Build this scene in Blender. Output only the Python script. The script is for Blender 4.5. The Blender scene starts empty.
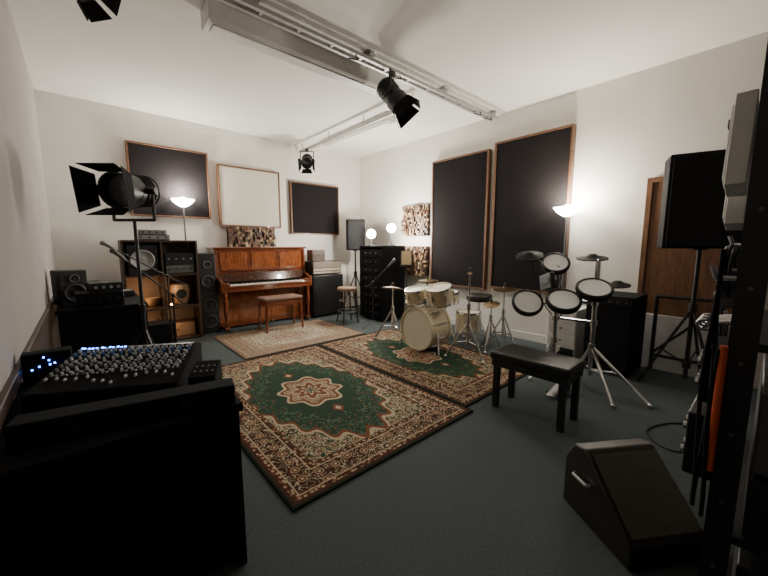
import bpy, bmesh, math, random
from mathutils import Vector, Matrix, Euler
random.seed(7)
sc=bpy.context.scene; COL=sc.collection
PI=math.pi
# ---------------------------------------------------------------- helpers
class M:
    def __init__(s): s.bm=bmesh.new()
    def _t(s,vs,m): bmesh.ops.transform(s.bm,matrix=m,verts=vs); return s
    def box(s,c,sz,rot=(0,0,0)):
        r=bmesh.ops.create_cube(s.bm,size=1)
        return s._t(r['verts'],Matrix.Translation(c)@Euler(rot).to_matrix().to_4x4()@Matrix.Diagonal((sz[0],sz[1],sz[2],1)))
    def b2(s,lo,hi):
        return s.box([(a+b)/2 for a,b in zip(lo,hi)],[b-a for a,b in zip(lo,hi)])
    def cyl(s,p1,p2,r,r2=None,seg=20):
        p1=Vector(p1);p2=Vector(p2);d=p2-p1
        q=d.to_track_quat('Z','Y').to_matrix().to_4x4()
        g=bmesh.ops.create_cone(s.bm,cap_ends=True,cap_tris=False,segments=seg,radius1=r,radius2=r if r2 is None else r2,depth=d.length)
        return s._t(g['verts'],Matrix.Translation((p1+p2)/2)@q)
    def sph(s,c,r,sc_=(1,1,1),seg=16):
        g=bmesh.ops.create_uvsphere(s.bm,u_segments=seg,v_segments=max(6,seg//2),radius=r)
        return s._t(g['verts'],Matrix.Translation(c)@Matrix.Diagonal((*sc_,1)))
    def tube(s,pts,r,seg=8):
        for a,b in zip(pts[:-1],pts[1:]): s.cyl(a,b,r,seg=seg)
        for p in pts[1:-1]: s.sph(p,r,seg=8)
        return s
    def lathe(s,prof,c=(0,0,0),n=(0,0,1),seg=32):
        q=Vector(n).to_track_quat('Z','Y').to_matrix().to_4x4(); mt=Matrix.Translation(c)@q
        rings=[]
        for (r,z) in prof:
            rings.append([s.bm.verts.new(mt@Vector((max(r,1e-4)*math.cos(2*PI*i/seg),max(r,1e-4)*math.sin(2*PI*i/seg),z))) for i in range(seg)])
        for a,b in zip(rings[:-1],rings[1:]):
            for i in range(seg):
                j=(i+1)%seg; s.bm.faces.new((a[i],a[j],b[j],b[i]))
        return s
    def torus(s,c,R,r,n=(0,0,1),seg=32,k=8):
        return s.lathe([(R+r*math.cos(2*PI*i/k),r*math.sin(2*PI*i/k)) for i in range(k+1)],c,n,seg)
    def prism(s,poly,ax,lo,hi):
        def P(u,v,w): return {'x':(w,u,v),'y':(u,w,v),'z':(u,v,w)}[ax]
        a=[s.bm.verts.new(P(u,v,lo)) for u,v in poly]; b=[s.bm.verts.new(P(u,v,hi)) for u,v in poly]
        s.bm.faces.new(a); s.bm.faces.new(b[::-1])
        n=len(poly)
        for i in range(n):
            j=(i+1)%n; s.bm.faces.new((a[j],a[i],b[i],b[j]))
        return s
    def done(s,name,mt,parent=None,bevel=0,label=None,xf=None,smooth=True,seg=2):
        if xf is not None: bmesh.ops.transform(s.bm,matrix=xf,verts=s.bm.verts)
        bmesh.ops.recalc_face_normals(s.bm,faces=s.bm.faces)
        me=bpy.data.meshes.new(name); s.bm.to_mesh(me); s.bm.free()
        if smooth:
            for p in me.polygons: p.use_smooth=True
            me.set_sharp_from_angle(angle=math.radians(38))
        me.materials.append(mt)
        o=bpy.data.objects.new(name,me); COL.objects.link(o)
        if parent: o.parent=parent
        if bevel:
            b=o.modifiers.new('b','BEVEL'); b.width=bevel; b.segments=seg; b.limit_method='ANGLE'
        if label: o['label']=label
        return o
def thing(name,label,cat,loc=(0,0,0),rz=0,group=None):
    e=bpy.data.objects.new(name,None); e.empty_display_size=.1; COL.objects.link(e)
    e.location=loc; e.rotation_euler=(0,0,rz); e['label']=label; e['category']=cat
    if group: e['group']=group
    return e
def tag(o,label,cat,group=None):
    o['label']=label;o['category']=cat
    if group:o['group']=group
    return o
def struct(o): o['kind']='structure'; return o
def aim(loc,d,up='Y'):
    return Matrix.Translation(loc)@Vector(d).to_track_quat('Z','Y').to_matrix().to_4x4()

# ---------------------------------------------------------------- materials
def base(name):
    m=bpy.data.materials.new(name); m.use_nodes=True; nt=m.node_tree
    return m,nt,nt.nodes['Principled BSDF']
def mat(name,col,rough=.5,metal=0,var=.12,ns=18,bump=0,coat=0,spec=None,stretch=None):
    m,nt,b=base(name); L=nt.links
    tc=nt.nodes.new('ShaderNodeTexCoord'); n=nt.nodes.new('ShaderNodeTexNoise'); n.inputs['Scale'].default_value=ns; n.inputs['Detail'].default_value=5
    src=tc.outputs['Object']
    if stretch:
        mp=nt.nodes.new('ShaderNodeMapping'); mp.inputs['Scale'].default_value=stretch; L.new(src,mp.inputs[0]); src=mp.outputs[0]
    L.new(src,n.inputs['Vector'])
    r=nt.nodes.new('ShaderNodeValToRGB'); r.color_ramp.elements[0].position=.3; r.color_ramp.elements[1].position=.7
    r.color_ramp.elements[0].color=(*[c*(1-var) for c in col],1); r.color_ramp.elements[1].color=(*[min(1,c*(1+var)) for c in col],1)
    L.new(n.outputs['Fac'],r.inputs[0]); L.new(r.outputs[0],b.inputs['Base Color'])
    b.inputs['Roughness'].default_value=rough; b.inputs['Metallic'].default_value=metal
    b.inputs['Coat Weight'].default_value=coat
    if spec is not None: b.inputs['Specular IOR Level'].default_value=spec
    if bump:
        bp=nt.nodes.new('ShaderNodeBump'); bp.inputs['Strength'].default_value=bump; bp.inputs['Distance'].default_value=.01
        L.new(n.outputs['Fac'],bp.inputs['Height']); L.new(bp.outputs[0],b.inputs['Normal'])
    return m
def emit(name,col,st):
    m,nt,b=base(name); b.inputs['Base Color'].default_value=(*col,1); b.inputs['Emission Color'].default_value=(*col,1); b.inputs['Emission Strength'].default_value=st
    return m
def wood(name,c1,c2,rough=.35,coat=.3,stretch=(2,2,14),axis_scale=6):
    m,nt,b=base(name); L=nt.links
    tc=nt.nodes.new('ShaderNodeTexCoord'); mp=nt.nodes.new('ShaderNodeMapping'); mp.inputs['Scale'].default_value=stretch
    n=nt.nodes.new('ShaderNodeTexNoise'); n.inputs['Scale'].default_value=axis_scale; n.inputs['Detail'].default_value=7; n.inputs['Distortion'].default_value=.8
    r=nt.nodes.new('ShaderNodeValToRGB'); r.color_ramp.elements[0].position=.32; r.color_ramp.elements[1].position=.68
    r.color_ramp.elements[0].color=(*c1,1); r.color_ramp.elements[1].color=(*c2,1)
    L.new(tc.outputs['Object'],mp.inputs[0]); L.new(mp.outputs[0],n.inputs['Vector']); L.new(n.outputs['Fac'],r.inputs[0]); L.new(r.outputs[0],b.inputs['Base Color'])
    b.inputs['Roughness'].default_value=rough; b.inputs['Coat Weight'].default_value=coat
    return m
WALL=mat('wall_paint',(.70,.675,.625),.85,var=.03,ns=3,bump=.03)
WALLL=mat('wall_paint_dimmed',(.34,.315,.30),.85,var=.04,ns=3,bump=.03)  # wall colour darkened to stand in for the dimmer light on this side
WALLD=mat('wall_lower_dark',(.04,.028,.026),.6,var=.1,ns=5)  # darker tone for the lower band of the left wall
CEIL=mat('ceiling_paint',(.76,.74,.69),.9,var=.02,ns=2)
CARPET=mat('carpet',(.074,.088,.092),.95,var=.18,ns=90,bump=.2,spec=.1)
BLK=mat('black_satin',(.012,.012,.013),.45,var=.2)
BLKM=mat('black_matte',(.008,.008,.009),.85,var=.2,spec=.15)
BLKL=mat('black_leather',(.013,.012,.012),.4,var=.2,ns=90,bump=.15)
FAB=mat('black_fabric',(.014,.012,.013),.95,var=.3,ns=250,bump=.3,spec=.1)
GRILL=mat('grille',(.012,.012,.013),.7,var=.5,ns=220,spec=.2)
CHROME=mat('chrome',(.72,.72,.73),.18,metal=1,var=.05)
STEEL=mat('steel',(.45,.45,.46),.35,metal=1,var=.1)
GALV=mat('galvanised',(.42,.41,.40),.5,metal=.5,var=.1)
WHITE=mat('white_plastic',(.75,.74,.71),.45,var=.04)
FAINT=mat('faint_grey',(.26,.26,.26),.5,var=.1)
CREAM=mat('cream_shell',(.66,.56,.37),.25,var=.08,ns=9,coat=.5)
HEAD=mat('drum_head',(.74,.68,.55),.5,var=.05)
PHEAD=mat('mesh_head',(.90,.90,.90),.6,var=.04,ns=200)
RUB=mat('black_rubber',(.012,.012,.013),.7,var=.1,spec=.2)
BRONZE=mat('bronze',(.20,.14,.07),.4,metal=1,var=.25,ns=30)
MAHOG=wood('mahogany',(.075,.017,.006),(.24,.062,.020),.14,1)
MAHOG2=wood('mahogany_panel',(.12,.032,.011),(.31,.095,.031),.12,1,(9,2,1.5))
WALN=wood('walnut_frame',(.08,.032,.015),(.18,.08,.036),.5,.1)
DOORW=wood('door_wood',(.10,.042,.018),(.19,.088,.038),.5,.1,(6,6,1))
DARKW=wood('dark_wood',(.030,.017,.011),(.065,.036,.020),.5,.1)
PINE=wood('light_wood',(.24,.14,.075),(.42,.27,.15),.5,.1)
IVORY=mat('ivory',(.80,.76,.66),.3,var=.03)
CANV=mat('canvas',(.56,.52,.44),.9,var=.05,ns=60,bump=.1)
BRASS=mat('brass',(.65,.45,.15),.3,metal=1)
ORANGE=mat('orange_plastic',(.55,.10,.028),.5)
GREYC=mat('grey_paint',(.10,.10,.10),.5)
TWEED=mat('tweed',(.16,.13,.10),.9,var=.5,ns=200)
PAPER=mat('paper',(.50,.38,.22),.8)
LENS=mat('glass_lens',(.25,.27,.28),.08,metal=.5)
BLUE=emit('blue_led',(.05,.20,1),18)
BULB=emit('bulb_white',(1,.95,.86),300)
BOWL=emit('bowl_glass',(1,.94,.83),35)
WARM=emit('warm_bulb',(1,.55,.24),16)

def rugmat(name,W,Lh,field,flor1,flor2,bord,cream,med1,off=0.0):
    m,nt,b=base(name); L=nt.links
    def mth(op,a,b_=None,c=None):
        n=nt.nodes.new('ShaderNodeMath'); n.operation=op
        for i,v in enumerate((a,b_,c)):
            if v is None: continue
            if isinstance(v,(int,float)): n.inputs[i].default_value=v
            else: L.new(v,n.inputs[i])
        return n.outputs[0]
    def mix(f,a,b_):
        n=nt.nodes.new('ShaderNodeMix'); n.data_type='RGBA'
        L.new(f,n.inputs[0])
        for i,v in ((6,a),(7,b_)):
            if isinstance(v,tuple): n.inputs[i].default_value=(*v,1)
            else: L.new(v,n.inputs[i])
        return n.outputs[2]
    def lt(a,t): return mth('LESS_THAN',a,t)
    def gt(a,t): return mth('GREATER_THAN',a,t)
    tc=nt.nodes.new('ShaderNodeTexCoord'); sp=nt.nodes.new('ShaderNodeSeparateXYZ'); L.new(tc.outputs['Generated'],sp.inputs[0])
    x=mth('MULTIPLY',mth('ABSOLUTE',mth('SUBTRACT',sp.outputs[0],.5)),W)
    y=mth('MULTIPLY',mth('ABSOLUTE',mth('SUBTRACT',sp.outputs[1],.5)),Lh)
    e=mth('MINIMUM',mth('SUBTRACT',W/2,x),mth('SUBTRACT',Lh/2,y))
    cb=nt.nodes.new('ShaderNodeCombineXYZ'); L.new(mth('ADD',x,off),cb.inputs[0]); L.new(y,cb.inputs[1])
    def vor(scale,rnd):
        v=nt.nodes.new('ShaderNodeTexVoronoi'); v.voronoi_dimensions='2D'; v.inputs['Scale'].default_value=scale; v.inputs['Randomness'].default_value=rnd
        L.new(cb.outputs[0],v.inputs['Vector']); return v.outputs['Distance']
    def ramp(f,stops):
        r=nt.nodes.new('ShaderNodeValToRGB'); r.color_ramp.interpolation='CONSTANT'
        el=r.color_ramp.elements
        el[0].position=stops[0][0]; el[0].color=(*stops[0][1],1); el[1].position=stops[1][0]; el[1].color=(*stops[1][1],1)
        for p,c in stops[2:]:
            q=el.new(p); q.color=(*c,1)
        L.new(f,r.inputs[0]); return r.outputs[0]
    vA=vor(13,.85); vB=vor(10,.35); vC=vor(30,.8)
    def vine(scale,wd):
        wv=nt.nodes.new('ShaderNodeTexNoise'); wv.inputs['Scale'].default_value=scale; wv.inputs['Detail'].default_value=0; wv.inputs['Distortion'].default_value=1.5; L.new(cb.outputs[0],wv.inputs['Vector'])
        return mth('LESS_THAN',mth('ABSOLUTE',mth('SUBTRACT',wv.outputs['Fac'],.5)),wd)
    v1=vine(14,.035); v2=vine(22,.045)
    fl=ramp(vA,[(0,med1),(.15,cream),(.25,flor2),(.31,cream),(.55,field),(.62,cream)])
    fl=mix(v2,fl,flor1); fl=mix(v1,fl,field)
    sc1=mth('MULTIPLY',mth('COSINE',mth('MULTIPLY',mth('ARCTAN2',mth('DIVIDE',y,Lh),mth('DIVIDE',x,W)),20)),.09)
    q=mth('ADD',mth('ADD',mth('POWER',mth('DIVIDE',x,W*.325),1.9),mth('POWER',mth('DIVIDE',y,Lh*.36),1.5)),sc1)
    col=mix(lt(q,1.15),fl,cream)
    col=mix(lt(q,1.08),col,med1)
    fcol=mix(mth('MULTIPLY',v1,gt(q,.55)),field,tuple(min(1,c*2.6+.02) for c in field))
    fcol=mix(mth('MULTIPLY',lt(vA,.12),gt(q,.55)),fcol,med1)
    col=mix(lt(q,1.0),col,fcol)
    sc2=mth('MULTIPLY',mth('COSINE',mth('MULTIPLY',mth('ARCTAN2',y,x),8)),.11)
    r=mth('ADD',mth('SQRT',mth('ADD',mth('POWER',mth('DIVIDE',x,W*.165),2),mth('POWER',mth('DIVIDE',y,Lh*.13),2))),sc2)
    mf=ramp(vC,[(0,cream),(.22,med1),(.42,cream),(.6,flor2)])
    col=mix(lt(r,1.0),col,cream)
    col=mix(lt(r,.90),col,med1)
    col=mix(lt(r,.80),col,mf)
    col=mix(lt(r,.55),col,cream)
    col=mix(lt(r,.48),col,med1)
    col=mix(lt(r,.25),col,cream)
    col=mix(lt(r,.14),col,field)
    pd=mth('ADD',mth('DIVIDE',x,.05),mth('ABSOLUTE',mth('DIVIDE',mth('SUBTRACT',y,Lh*.185),.075)))
    col=mix(lt(pd,1),col,med1); col=mix(lt(pd,.5),col,cream)
    bd=ramp(vB,[(0,cream),(.10,med1),(.22,cream),(.27,flor2),(.42,bord),(.9,bord)])
    bd=mix(mth('MULTIPLY',v2,gt(vB,.33)),bd,cream)
    nb=ramp(vC,[(0,cream),(.25,med1),(.5,bord)])
    col=mix(lt(e,.262),col,bord)
    col=mix(lt(e,.255),col,nb)
    col=mix(lt(e,.225),col,cream)
    col=mix(lt(e,.217),col,bd)
    col=mix(lt(e,.078),col,cream)
    col=mix(lt(e,.070),col,nb)
    col=mix(lt(e,.040),col,bord)
    col=mix(lt(e,.018),col,tuple(c*.35 for c in field))
    n=nt.nodes.new('ShaderNodeTexNoise'); n.inputs['Scale'].default_value=160; n.inputs['Detail'].default_value=3; L.new(tc.outputs['Object'],n.inputs['Vector'])
    mm=nt.nodes.new('ShaderNodeMix'); mm.data_type='RGBA'; mm.blend_type='MULTIPLY'; mm.inputs[0].default_value=.55; L.new(col,mm.inputs[6]); L.new(n.outputs['Fac'],mm.inputs[7])
    L.new(mm.outputs[2],b.inputs['Base Color']); b.inputs['Roughness'].default_value=.95; b.inputs['Specular IOR Level'].default_value=.1
    bp=nt.nodes.new('ShaderNodeBump'); bp.inputs['Strength'].default_value=.4; bp.inputs['Distance'].default_value=.004; L.new(n.outputs['Fac'],bp.inputs['Height']); L.new(bp.outputs[0],b.inputs['Normal'])
    return m
def blockmat(name,axis):
    m,nt,b=base(name); L=nt.links
    tc=nt.nodes.new('ShaderNodeTexCoord'); mp=nt.nodes.new('ShaderNodeMapping')
    mp.inputs['Scale'].default_value=(0,25,25) if axis=='x' else (25,0,25)
    fl=nt.nodes.new('ShaderNodeVectorMath'); fl.operation='FLOOR'; w=nt.nodes.new('ShaderNodeTexWhiteNoise')
    L.new(tc.outputs['Object'],mp.inputs[0]); L.new(mp.outputs[0],fl.inputs[0]); L.new(fl.outputs[0],w.inputs['Vector'])
    r=nt.nodes.new('ShaderNodeValToRGB'); r.color_ramp.interpolation='CONSTANT'; el=r.color_ramp.elements
    cs=[(0,(.05,.025,.015)),(.3,(.32,.22,.12)),(.45,(.13,.06,.03)),(.66,(.44,.34,.22)),(.76,(.09,.06,.04)),(.9,(.24,.16,.09))]
    el[0].color=(*cs[0][1],1); el[1].position=cs[1][0]; el[1].color=(*cs[1][1],1)
    for p,c in cs[2:]:
        q=el.new(p); q.color=(*c,1)
    L.new(w.outputs['Value'],r.inputs[0]); L.new(r.outputs[0],b.inputs['Base Color']); b.inputs['Roughness'].default_value=.6
    return m
BLOCX=blockmat('wood_block_x','x'); BLOCY=blockmat('wood_block_y','y')

# ---------------------------------------------------------------- room
XL,XR,YB,YF,H=-.25,4.52,5.85,-2.2,3.1
def st(name,lo,hi,mt): 
    return struct(M().b2(lo,hi).done(name,mt,smooth=False))
st('floor',(XL-.1,YF-.1,-.1),(XR+.1,YB+.1,0),CARPET)
st('ceiling',(XL-.1,YF-.1,H),(XR+.1,YB+.1,H+.1),CEIL)
st('wall_back',(XL-.1,YB,0),(XR+.1,YB+.1,H),WALL)
st('wall_right',(XR,YF,0),(XR+.1,YB,H),WALL)
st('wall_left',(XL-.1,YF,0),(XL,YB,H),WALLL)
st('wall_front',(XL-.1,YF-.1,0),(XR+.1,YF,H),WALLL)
st('trim_1',(XL,YF,0),(XL+.008,YB,.74),WALLD)
struct(M().b2((XL+.0,YF,.74),(XL+.022,YB,.79)).done('trim_2',DARKW,bevel=.004))
st('baseboard_back',(XL+.008,YB-.015,0),(XR,YB,.10),WALL)
st('baseboard_right',(XR-.015,YF,0),(XR,YB-.015,.10),WALL)
struct(M().b2((XR-.035,.06,0.0),(XR-.001,.86,1.94)).b2((XR-.05,.01,0),(XR-.001,.06,1.99)).b2((XR-.05,.86,0),(XR-.001,.91,1.99)).b2((XR-.05,.06,1.94),(XR-.001,.86,1.99)).done('door_1',DOORW,bevel=.004))

# ---------------------------------------------------------------- rugs
def rug(name,lo,hi,mt,label,th=.012,z=0):
    return tag(M().b2((lo[0],lo[1],z),(hi[0],hi[1],z+th)).done(name,mt,bevel=.004),label,'rug')
GRN=(.034,.066,.040)
R1=rugmat('persian_green',1.54,2.38,GRN,(.16,.085,.05),(.10,.035,.02),(.075,.034,.021),(.55,.46,.32),(.22,.078,.038))
R2=rugmat('persian_green_b',1.30,2.30,GRN,(.16,.085,.05),(.10,.035,.02),(.075,.034,.021),(.50,.42,.29),(.22,.078,.038))
R3=rugmat('persian_beige',1.75,1.32,(.38,.32,.24),(.24,.16,.10),(.19,.11,.07),(.27,.18,.12),(.48,.41,.31),(.27,.14,.09),.3)
rug('rug',(.67,1.425),(2.21,3.80),R1,'green oriental rug with cream medallion and rust-brown floral border')
rug('rug',(2.215,1.50),(3.52,3.80),R2,'green oriental rug with brown border beneath the drum kit')
rug('rug',(1.30,3.84),(3.04,5.14),R3,'faded beige oriental rug in front of the piano')

# ---------------------------------------------------------------- acoustic panels
def panel_back(x0,x1,z0,z1,fab,frame,label):
    t=thing('acoustic_panel',label,'acoustic panel',((x0+x1)/2,YB,z0))
    w=(x1-x0)/2;h=z1-z0;f=.022
    m=M().b2((-w,-.07,0),(-w+f,-.002,h)).b2((w-f,-.07,0),(w,-.002,h)).b2((-w+f,-.07,0),(w-f,-.002,f)).b2((-w+f,-.07,h-f),(w-f,-.002,h))
    m.done('frame',frame,t,bevel=.002)
    M().b2((-w+f,-.058,f),(w-f,-.004,h-f)).done('fabric',fab,t,bevel=.006)
def panel_right(y0,y1,z0,z1,label):
    t=thing('acoustic_panel',label,'acoustic panel',(XR,(y0+y1)/2,z0),group='tall black acoustic panels')
    w=(y1-y0)/2;h=z1-z0;f=.025
    m=M().b2((-.09,-w,0),(-.002,-w+f,h)).b2((-.09,w-f,0),(-.002,w,h)).b2((-.09,-w+f,0),(-.002,w-f,f)).b2((-.09,-w+f,h-f),(-.002,w-f,h))
    m.done('frame',WALN,t,bevel=.002)
    M().b2((-.078,-w+f,f),(-.004,w-f,h-f)).done('fabric',FAB,t,bevel=.008)
panel_back(.56,1.56,1.70,2.68,FAB,WALN,'square black fabric acoustic panel in thin walnut frame on white wall')
panel_back(1.69,2.70,1.60,2.55,CANV,WALN,'square cream canvas acoustic panel in thin walnut frame above piano')
panel_back(2.90,3.93,1.50,2.44,FAB,WALN,'square black acoustic panel in wooden frame near room corner')
panel_right(2.76,3.80,.64,2.65,'tall black fabric acoustic panel in wooden frame behind drum kit')
panel_right(1.65,2.67,.68,2.71,'tall black fabric acoustic panel in wooden frame behind floor lamp')
def diffuser(loc,w,h,axis,label,mt):
    t=thing('wooden_diffuser',label,'sound diffuser',loc)
    s=1/25; nx=int(w/s);nz=int(h/s)
    m=M();
    for i in range(nx):
        for k in range(nz):
            dd=random.uniform(.02,.08)
            a=(i-nx//2)*s; z=k*s
            if axis=='x': m.b2((-.012-dd,a+.001,z+.001),(-.012,a+s-.001,z+s-.001))
            else: m.b2((a+.001,-.012-dd,z+.001),(a+s-.001,-.012,z+s-.001))
    m.done('blocks',mt,t,smooth=False)
    w2=nx*s/2
    if axis=='x': M().b2((-.012,-w2,0),(-.001,w2,nz*s)).done('backboard',DARKW,t)
    else: M().b2((-w2,-.012,0),(w2,-.001,nz*s)).done('backboard',DARKW,t)
diffuser((XR,4.2,1.47),.6,.54,'x','square diffuser of mixed wooden blocks mounted on white wall',BLOCX)
diffuser((XR,4.2,.76),.6,.54,'x','square diffuser of mixed wooden blocks mounted lower on wall',BLOCX)
diffuser((2.13,5.72,1.272),.76,.34,'y','diffuser of dark and pale wooden blocks standing on piano',BLOCY)

# ---------------------------------------------------------------- ceiling fittings
t=thing('lighting_bar','galvanised double-rail lighting bar spanning the white ceiling','lighting bar',(2.1,2.70,3.03))
M().box((0,-.04,0),(4.7,.03,.03)).done('rail',GALV,t)
M().box((0,.04,0),(4.7,.03,.03)).done('rail',GALV,t)
for i in range(15): M().box((-2.2+i*.315,0,0),(.022,.05,.02)).done('rung',GALV,t)
for x in (-2.1,-1.0,.1,1.2,2.25): M().box((x,0,.0425),(.05,.12,.055)).box((x,0,.066),(.10,.14,.008)).done('hanger',STEEL,t,bevel=.002)
for x in (-.1,.45,1.9,2.15): M().tube([(x,-.04,.02),(x+.03,-.055,-.05),(x+.02,-.05,-.06),(x,.04,-.02)],.006).done('cable_tie',BLK,t)
t=thing('lighting_bar','galvanised lighting bar running towards the piano wall','lighting bar',(3.12,4.35,2.97))
M().box((0,0,0),(.04,2.9,.04)).done('rail',GALV,t)
for y in (-1.35,-.4,.5,1.35): M().cyl((0,y,.02),(0,y,.129),.008,seg=8).done('hanger',STEEL,t)
def batten(loc,L,rz,label,w,h):
    t=thing('ceiling_light_fitting',label,'ceiling light',loc,rz)
    poly=[(-w/2,.02),(-w/2,h),(w/2,h),(w/2,.02),(w*.36,0),(-w*.36,0)]
    M().prism(poly,'x',-L/2,L/2).done('housing',WHITE,t,bevel=.004)
    M().b2((-L/2+.03,-w*.30,-.012),(L/2-.03,w*.30,.004)).done('diffuser',WHITE,t,bevel=.004)
    for sx in(-1,1): M().box((sx*(L/2+.006),0,h/2),(.012,w*1.02,h)).done('end_cap',WHITE,t,bevel=.003)
batten((1.76,3.00,2.955),1.80,0,'long white box-shaped ceiling light, unlit, beside lighting bar',.20,.144)
batten((3.36,4.45,2.99),1.6,PI/2,'white box-shaped ceiling light, unlit, near room corner',.16,.109)

def spotlight(loc,aimv,label,hang=True,s=1.0,open_=.75,hz=.30):
    t=thing('stage_spotlight',label,'stage light',loc)
    A=aim((0,0,0),aimv)
    X=A@Matrix.Scale(s,4)
    M().lathe([(0,-.15),(.05,-.15),(.078,-.13),(.090,-.09),(.090,.04),(.100,.05),(.100,.13),(.090,.13),(.090,.06)],seg=28).done('lamp_housing',BLK,t,xf=X)
    for i in range(4): M().torus((0,0,-.11+i*.032),.093,.005,seg=24,k=6).done('cooling_fin',BLK,t,xf=X)
    M().lathe([(0,.075),(.05,.07),(.089,.06)],seg=24).done('lens',LENS,t,xf=X)
    for k in range(4):
        w=.085 if k%2 else .07
        M().prism([(-w,0),(w,0),(w*1.4,.12),(-w*1.4,.12)],'z',-.0015,.0015).done('barn_door',BLKM,t,xf=X@Matrix.Rotation(k*PI/2,4,'Z')@Matrix.Translation((0,.098,.13))@Matrix.Rotation(PI/2-open_*.9,4,'X'),smooth=False)
    h=Vector((aimv[0],aimv[1],0)).normalized(); sd=Vector((-h.y,h.x,0))*.118*s
    zz=(1 if hang else -1)
    a=Vector((0,0,0))
    p=[a+sd,a+sd+Vector((0,0,zz*.17*s)),a-sd+Vector((0,0,zz*.17*s)),a-sd]
    M().tube(p,.009*s).cyl(a+sd*.72,a+sd*1.2,.02*s).cyl(a-sd*.72,a-sd*1.2,.02*s).done('yoke',BLK,t)
    if hang:
        M().cyl((0,0,.165*s),(0,0,hz-.03),.010).box((0,0,hz-.02),(.04,.06,.05)).done('clamp',BLK,t,bevel=.004)
    return t
spotlight((2.47,2.66,2.795),(.40,-.50,-.75),'black stage spotlight with barn doors hanging from ceiling bar',hz=.21,s=1.08,open_=.3)
spotlight((3.06,5.45,2.74),(-.45,-.7,-.5),'small black stage spotlight hanging near piano wall',hz=.20,s=.95,open_=.4)
spotlight((.09,2.70,2.80),(.6,.45,-.25),'black stage spotlight hanging above the mixing desk',hz=.205,s=.80,open_=.35)

# ---------------------------------------------------------------- piano
P=thing('upright_piano','glossy reddish mahogany upright piano with open keyboard against wall','piano',(2.225,5.53,0))
prof=[(.28,.03),(.28,1.24),(-.06,1.24),(-.07,.84),(-.30,.76),(-.30,.60),(-.03,.57),(-.03,.03)]
for sx in (-1,1): M().prism(prof,'x',sx*.725-.018,sx*.725+.018).done('side_panel',MAHOG,P,bevel=.004)
M().box((0,.105,1.255),(1.52,.41,.026)).done('lid',MAHOG,P,bevel=.006)
M().b2((-.706,.22,.03),(.706,.28,1.24)).done('back_panel',DARKW,P)
M().b2((-.706,-.045,.86),(.706,-.025,1.24)).done('upper_panel',MAHOG,P)
for x in (-.47,0,.47): M().box((x,-.05,1.05),(.40,.012,.28)).done('inset_panel',MAHOG2,P,bevel=.005)
M().b2((-.55,-.085,.90),(.55,-.055,.915)).b2((-.55,-.088,.915),(.55,-.08,.935)).done('music_desk',MAHOG,P,bevel=.003)
M().box((0,-.075,.80),(1.41,.016,.13),(-.18,0,0)).done('fallboard',mat('piano_fall',(.05,.018,.01),.15,coat=.8),P,bevel=.003)
M().b2((-.706,-.29,.60),(.706,-.03,.675)).done('keybed',MAHOG,P,bevel=.005)
M().b2((-.706,-.305,.665),(.706,-.285,.69)).done('key_slip',MAHOG,P,bevel=.003)
for sx in (-1,1): M().b2((sx*.66-.045,-.28,.675),(sx*.66+.045,-.09,.735)).done('key_block',MAHOG,P,bevel=.004)
K=M().b2((-.612,-.28,.675),(.612,-.09,.690)).done('keyboard',BLK,P)
kw=1.22/52
wk=M().box((0,0,0),(kw-.0012,.15,.016)).done('white_key',IVORY,K,bevel=.001); wk.location=(-.61+kw/2,-.195,.700)
bk=M().box((0,0,0),(.011,.095,.014)).done('black_key',BLK,K,bevel=.001); bk.location=(-.61+kw,-.165,.714)
for i in range(1,52):
    c=wk.copy(); COL.objects.link(c); c.parent=K; c.location=(-.61+kw*(i+.5),-.195,.700)
for i in range(1,51):
    if (i%7) in (0,2,3,5,6):
        c=bk.copy(); COL.objects.link(c); c.parent=K; c.location=(-.61+kw*(i+1),-.165,.714)
M().b2((-.706,-.02,.10),(.706,.0,.585)).done('lower_panel',MAHOG2,P,bevel=.003)
M().b2((-.706,-.05,.03),(.706,.22,.10)).done('plinth',MAHOG,P,bevel=.004)
for sx in (-1,1):
    M().lathe([(0,0),(.022,0),(.026,.05),(.018,.08),(.03,.2),(.034,.4),(.024,.46),(.035,.50),(.035,.53),(0,.53)],(sx*.68,-.255,.07),seg=18).done('leg',MAHOG,P)
    M().b2((sx*.68-.035,-.29,.03),(sx*.68+.035,-.03,.075)).done('toe_block',MAHOG,P,bevel=.008)
    for y in (-.24,.18): M().cyl((sx*.68-.014,y,.016),(sx*.68+.014,y,.016),.016).done('castor',BRASS,P)
for x in (-.09,0,.09): M().box((x,-.10,.06),(.032,.13,.012)).cyl((x,-.165,.053),(x,-.165,.067),.02).done('pedal',BRASS,P,bevel=.002)
t=thing('piano_bench','small dark wooden piano bench with brown upholstered seat','bench',(2.24,4.93,.013),0)
M().box((0,0,.485),(.60,.32,.05)).done('seat_cushion',mat('cushion',(.16,.09,.06),.7,ns=60),t,bevel=.018,seg=3)
M().b2((-.29,-.15,.39),(.29,-.13,.46)).b2((-.29,.13,.39),(.29,.15,.46)).b2((-.29,-.13,.39),(-.27,.13,.46)).b2((.27,-.13,.39),(.29,.13,.46)).done('apron',MAHOG,t,bevel=.003)
for x in(-1,1):
    for y in(-1,1): M().cyl((x*.29,y*.15,0),(x*.265,y*.125,.45),.016,.028,seg=10).done('leg',MAHOG,t)
    M().cyl((x*.28,-.10,.12),(x*.28,.10,.12),.01).done('stretcher',MAHOG,t)

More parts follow.
